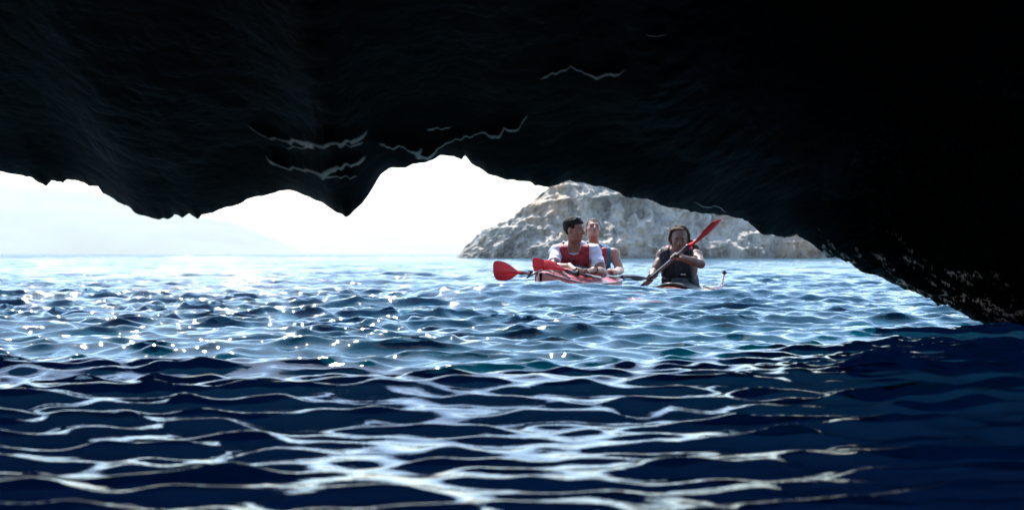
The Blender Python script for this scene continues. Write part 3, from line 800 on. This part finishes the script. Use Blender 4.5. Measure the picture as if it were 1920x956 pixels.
# --- the double kayak -------------------------------------------------
m_h1 = mat('faded_red_hull', (.36, .012, .018), .5, coat=.2, vary=(3, .2)); m_d1 = mat('faded_pink_deck', (.46, .04, .045), .45, coat=.25, vary=(3, .15))
bow1 = np.array(px(1014, 500, 11.9)[:2]); m1 = np.array(px(1083, 500, 14.1)[:2]); dir1 = unit(m1 - bow1); stern1 = bow1 + dir1 * 5.3
k1, K1 = kayak('double_kayak', bow1, stern1, -.13, .33, .31, m_h1, m_d1, [.425, .70], 'faded red two-seat kayak pointing at the cave, carrying two men', bow_up=.13)
pt1 = K1[0]
bungee(k1, K1, [((.05, -.8), (.13, .9)), ((.05, .8), (.13, -.9)), ((.13, -.95), (.13, .95)), ((.20, -.95), (.20, .95)), ((.13, .9), (.20, .0)), ((.13, -.9), (.20, .0))])
for u_ in (-.75, .75):
    bungee(k1, K1, [((.03, u_), (.20, u_ * 1.15)), ((.20, u_ * 1.15), (.31, u_ * 1.2))], r=.0035)
for t_, r_ in ((.245, .11),):
    V_ = []
    for f, hh_ in ((1.02, .004), (1.0, .016), (.9, .020), (.4, .024), (.02, .025)):
        for a_ in np.linspace(0, 2 * math.pi, 36, endpoint=False):
            tt = t_ + r_ * f * math.cos(a_) * 1.25 / K1[4]; uu = r_ * f * math.sin(a_) * 1.25
            V_.append(pt1(tt, uu, K1[1](tt, uu) + hh_))
    link('hatch_cover', raw_mesh('hatch_cover', V_, grid_quads(5, 36, True)), m_h1, k1)
DECK_RED = mat('deck_stripe_red', (.42, .02, .05), .4)
for i_ in range(4):      # the dark red stripes printed on the foredeck
    c_ = .285 + .012 * i_
    tube('deck_stripe', [pt1(c_ + .030 * k_, .05 + .13 * k_, K1[1](c_ + .030 * k_, .05 + .13 * k_) + .0015) for k_ in np.linspace(0, 1, 8)], .0045, DECK_RED, k1, 6)
bh = tube('carry_handle', [pt1(.012, 0, K1[1](.012, 0) + .01), pt1(-.004, -.05, K1[3](0) - .005), pt1(-.012, -.11, K1[3](0) - .045)], .008, BLACK, k1, 8)
V_ = pt1(.0, 0, 0)
for c_ in (.425, .70):    # rudder pedal cable guides beside each cockpit
    for s_ in (-1, 1): box('deck_fitting', pt1(c_ - .09, s_ * .22, K1[1](c_ - .09, .22) + .008), (.03, .05, .016), np.eye(3), BLACK, k1, .3)

# --- the second kayak ---------------------------------------------------
m_h2 = mat('orange_red_hull', (.55, .07, .035), .28, coat=.8, vary=(3, .2)); m_d2 = mat('orange_deck', (.62, .16, .07), .28, coat=.9, vary=(3, .2))
m3 = np.array(px(1276, 500, 13.6)[:2]); st2 = np.array(px(1352, 500, 15.7)[:2]); dir2 = unit(st2 - m3); bow2 = m3 - dir2 * 2.0; st2 = m3 + dir2 * 2.15
k2, K2 = kayak('single_kayak', bow2, st2, -.25, .29, .29, m_h2, m_d2, [.475], 'low orange-red one-seat kayak under the long-haired paddler', bow_up=.03, stern_up=.05)
pt2 = K2[0]
bungee(k2, K2, [((.62, -.85), (.72, .85)), ((.62, .85), (.72, -.85)), ((.24, -.85), (.34, .85)), ((.24, .85), (.34, -.85))])
# stowed rudder standing up at the stern
ru = []
zz0 = K2[3](1.0)
for s_, th in ((1, .010), (-1, -.010)):
    for v_ in np.linspace(0, 1, 8):
        for u_ in np.linspace(-1, 1, 6):
            e_ = .055 * (1 - .35 * v_) * u_
            ru.append(pt2(.995 + (e_ + .10 * v_) / K2[4], th * (1 - abs(u_) ** 3) + .03 * v_, zz0 - .10 + .26 * v_))
q_ = grid_quads(8, 6); rud = link('rudder', raw_mesh('rudder', ru, np.concatenate([q_, q_[:, ::-1] + 48])), m_h2, k2)
box('rudder_head', pt2(.995 + .10 / K2[4], .03, zz0 + .175), (.05, .13, .045), np.eye(3), BLACK, k2, .3)
tube('rudder_line', [pt2(.80, .12, K2[1](.80, .12) + .01), pt2(.90, .10, K2[1](.9, .05) + .07), pt2(.985, .03, zz0 + .11)], .004, ROPE, k2, 6)
tube('rudder_line', [pt2(.80, -.12, K2[1](.80, .12) + .01), pt2(.90, -.10, K2[1](.9, .05) + .03), pt2(.985, -.01, zz0 + .05)], .004, ROPE, k2, 6)

# --- paddles ------------------------------------------------------------
P1A = px(1023, 500, 12.75); P1B = px(1124, 521, 13.35)
def near_pt(a, b, k): return np.array(a) + (np.array(b) - np.array(a)) * k
pdC = paddle('half of a split red paddle lying on the foredeck under the first man\'s hands', P1A, P1B + (P1B - P1A) * .02, (-.1, -1, .45), half_p=True, bladeLen=.30, width=.15)
LA = px(925, 509, 12.7); LB = px(1158, 519, 14.55)
pdA = paddle('red paddle reaching farthest left, its broad blade clear of the bow', LA, LB, (0, -1, .12), half_p=True, bladeLen=.44, width=.185)
BA = px(999, 499, 13.5); BB = px(1208, 524, 15.0)
pdB = paddle('red paddle held across the kayak by the rear man, shaded blade tip at right', BA, BB, (.05, -1, .25), nB=(0, .25, 1), bladeLen=.40, width=.165, mB=mat('shaded_red_blade', (.060, .018, .016), .5, vary=(6, .3)))  # right blade's shade is put into a darker red-brown colour
PT = px(1348, 412, 12.62); PH = px(1265, 483, 13.08); axd = unit(PH - PT)
PE = PT + axd * 2.0
pdD = paddle('black-shafted paddle raised diagonally by the long-haired paddler, upper blade red', PT, PE, (.68, -.68, -.15), nB=(.2, -1, .3), bladeLen=.47, width=.17)

# --- first man: white t-shirt, red vest, head turned to the right ---------
gC = unit(P1B - P1A)
gL = P1A + (P1B - P1A) * .62 + np.array([0, .0, .012]); gR = P1A + (P1B - P1A) * .80 + np.array([0, 0, .012])
def hair1(d, hx, hy, hz, x, y, z):
    thick = .010 + .010 * smooth(.02, .09, hz)
    e = d - thick - .003 * vnoise(x * 90, y * 90, z * 90, 2)
    line = .040 - .95 * (hy + .052)
    front = np.where(hy < -.035, .062 - 0 * hy, -1)
    cut = np.maximum(line, front) - hz
    ear = .036 - np.sqrt((hy - .008)**2 + (hz + .012)**2)
    return np.maximum(np.maximum(e, cut * .8), np.where(abs(hx) > .05, ear, -1))
skin1 = SKIN('tanned_skin', (.26, .125, .08))
sL = px(1044, 473, 14.12); sR = px(1114, 473, 14.05)
pel1 = px(1083, 561, 14.25)
knee1 = [pt1(.31, -.13, -.02 + .0), pt1(.31, .13, -.02)]; foot1 = [pt1(.23, -.09, -.04), pt1(.23, .09, -.04)]
b1, P_1, B_1, TM1, of1 = make_person(dict(shL=sL, shR=sR, head=px(1077, 431.5, 13.98), HM=rot(58, -2), pelvis=pel1,
    el=[px(1036, 503, 13.78), px(1131, 511, 13.85)], wr=[px(1068, 499, 13.42), px(1113, 506, 13.50)],
    grip=[(gL, gC, 1), (gR, gC, -1)], knee=knee1, foot=foot1, skin=skin1, shirt=mat('white_cotton', (.60, .59, .68), .85, bump=(60, .002)), vest=VEST_RED, zip=True,
    hair=hair1, hair_mat=mat('black_hair', (.006, .005, .005), .8, .15, bump=(160, .004)), vest_half=.150,
    label='man in white t-shirt and red vest with short dark hair, looking right', ))
wv_ = unit(px(1131, 511, 13.85) - px(1113, 506, 13.50)); wc = px(1113, 506, 13.50) + wv_ * .03
up_w = unit(np.cross(wv_, [0, 0, 1.])); u2 = np.cross(up_w, wv_)
tube('wrist_watch', [wc + .030 * (math.cos(a_) * up_w + math.sin(a_) * u2) for a_ in np.linspace(0, 2 * math.pi, 25)], .009, BLACK, b1, 8)
blob('watch_face', wc + u2 * .036 * .8 - up_w * 0 + np.array([0, -.022, 0]), (.020, .012, .020), np.eye(3), BLACK, b1)
# sunglasses pushed up on the hair
GL = mat('glasses_lens', (.55, .6, .66), .05, metal=.9)
for s_ in (-1, 1): blob('sunglasses_lens', P_1(s_ * .032, -.040, .122), (.026, .017, .006), rot(58, -2) @ rot(0, 28), GL, b1)
tube('sunglasses_frame', [P_1(-.082, .03, .03), P_1(-.072, -.01, .085), P_1(-.055, -.040, .115), P_1(0, -.046, .122), P_1(.055, -.040, .115), P_1(.072, -.01, .085), P_1(.082, .03, .03)], .0028, BLACK, b1, 6)

# --- second man: sleeveless, blue top, chin lifted ------------------------
gB = unit(BB - BA)
def on_line(a, b, xpix):
    lo_, hi_ = 0, 1
    for _ in range(40):
        k = (lo_ + hi_) / 2; q = near_pt(a, b, k)
        if 960 + q[0] / q[1] * F < xpix: lo_ = k
        else: hi_ = k
    return q
def hair2(d, hx, hy, hz, x, y, z):
    e = d - .006 - .002 * vnoise(x * 120, y * 120, z * 120, 2)
    line = .045 - .9 * (hy + .03)
    recede = np.where(hy < -.03, .072 + .35 * (abs(hx)), -1) 
    ear = .040 - np.sqrt((hy - .008)**2 + (hz + .012)**2)
    return np.maximum(np.maximum(e, (np.maximum(line, recede) - hz) * .8), np.where(abs(hx) > .05, ear, -1))
sL2 = px(1082, 476, 15.55); sR2 = px(1151, 477, 15.5)
g2L = on_line(BA, BB, 1092) + np.array([0, 0, .012]); g2R = on_line(BA, BB, 1150) + np.array([0, 0, .01])
knee2 = [pt1(.585, -.13, -.02), pt1(.585, .13, -.02)]; foot2 = [pt1(.52, -.09, -.05), pt1(.52, .09, -.05)]
b2, P_2, B_2, TM2, of2 = make_person(dict(shL=sL2, shR=sR2, head=px(1112, 430, 15.42), HM=rot(8, 20, 4), pelvis=px(1116, 556, 15.65),
    el=[px(1072, 508, 15.35), px(1163, 507, 15.42)], wr=[g2L + np.array([.0, .06, .03]), g2R + np.array([.015, .075, .02])],
    grip=[(g2L, gB, 1), (g2R, gB, 1)], knee=knee2, foot=foot2, skin=SKIN('fair_skin', (.36, .18, .125)), vest=VEST_RED, tank=mat('cyan_fabric', (.01, .17, .29), .75), zip=True,
    hair=hair2, hair_mat=mat('fair_short_hair', (.10, .065, .045), .8, .2, bump=(160, .003)), vest_half=.135, buckle_up=.02,
    label='man in the rear seat with cropped fair hair, blue top and lifted chin'))

# --- the paddler on the right ----------------------------------------------
def hair3(d, hx, hy, hz, x, y, z):
    e = d - .004 - .022 * smooth(-.075, .02, hy) - .020 * fbm(x * 20, y * 24, z * 24, 3, 5) - .008 * smooth(.02, -.06, hz)
    line = .052 - 1.5 * (hy + .045); line = np.maximum(line, -.115)
    front = np.where(hy < .0, .104 - 0.45 * np.maximum(0, abs(hx) - .045), -1)
    return np.maximum(e, (np.maximum(line, front) - hz) * .7)
skin3 = SKIN('dark_tan_skin', (.15, .070, .046))
sL3 = px(1243, 480, 13.68); sR3 = px(1305, 481, 13.55)
gD1 = PH; low = near_pt(PT, PE, 0); 
gD2 = PT + axd * 1.10
b3, P_3, B_3, TM3, of3 = make_person(dict(shL=sL3, shR=sR3, head=px(1274, 449.5, 13.52), HM=rot(-6, -8, 3), pelvis=px(1277, 560, 13.75), w=1.08,
    el=[px(1226, 512, 13.55), px(1314, 495, 13.26)], wr=[gD2 + np.array([.05, .04, .05]), gD1 + np.array([.055, .03, .004])],
    grip=[(gD2, axd, 1), (gD1, axd, -1)], knee=[pt2(.36, -.13, -.08), pt2(.36, .13, -.08)], foot=[pt2(.27, -.08, -.10), pt2(.27, .08, -.10)], skin=skin3, vest=VEST_NAVY, webbing=True,
    hair=hair3, hair_mat=mat('sunbleached_hair', (.055, .030, .015), .8, .2, bump=(120, .006)), vest_half=.160, buckle_up=.012,
    label='long-haired paddler in dark navy vest, paddle raised across the chest'))
MAG = mat('pink_red_strap', (.50, .03, .08), .6); WHT = mat('white_piping', (.7, .7, .72), .5)
for s_ in (-1, 1):
    p_ = [B_3(s_ * .105, .06, 1.02), B_3(s_ * .110, .0, 1.075), B_3(s_ * .108, -.07, 1.02)]
    tube('shoulder_strap', p_, [.02, .026, .02], MAG, b3, 10)
tube('piping', [B_3(-.135, -.07, 1.0), B_3(-.145, -.10, .88), B_3(-.140, -.125, .74), B_3(-.150, -.13, .62)], .006, WHT, b3, 6)
blobs = Field(P_3(0, 0, 0) - .32, P_3(0, 0, 0) + .32, .006)
pony = [P_3(.03, .10, .0), P_3(.10, .11, -.05), P_3(.145, .09, -.085), P_3(.155, .07, -.13)]
for u_, v_, ra in zip(pony, pony[1:], (.034, .042, .040)): blobs.prim(('cap', u_, v_, ra, ra * .95, .02))
gx, gy, gz = blobs.grid()
surface(blobs.d - .012 * fbm(gx * 26, gy * 26, gz * 26, 3, 8), blobs.lo, .006, 'ponytail', b3.children[0].data.materials[0] if False else bpy.data.materials['sunbleached_hair'], b3, 1)
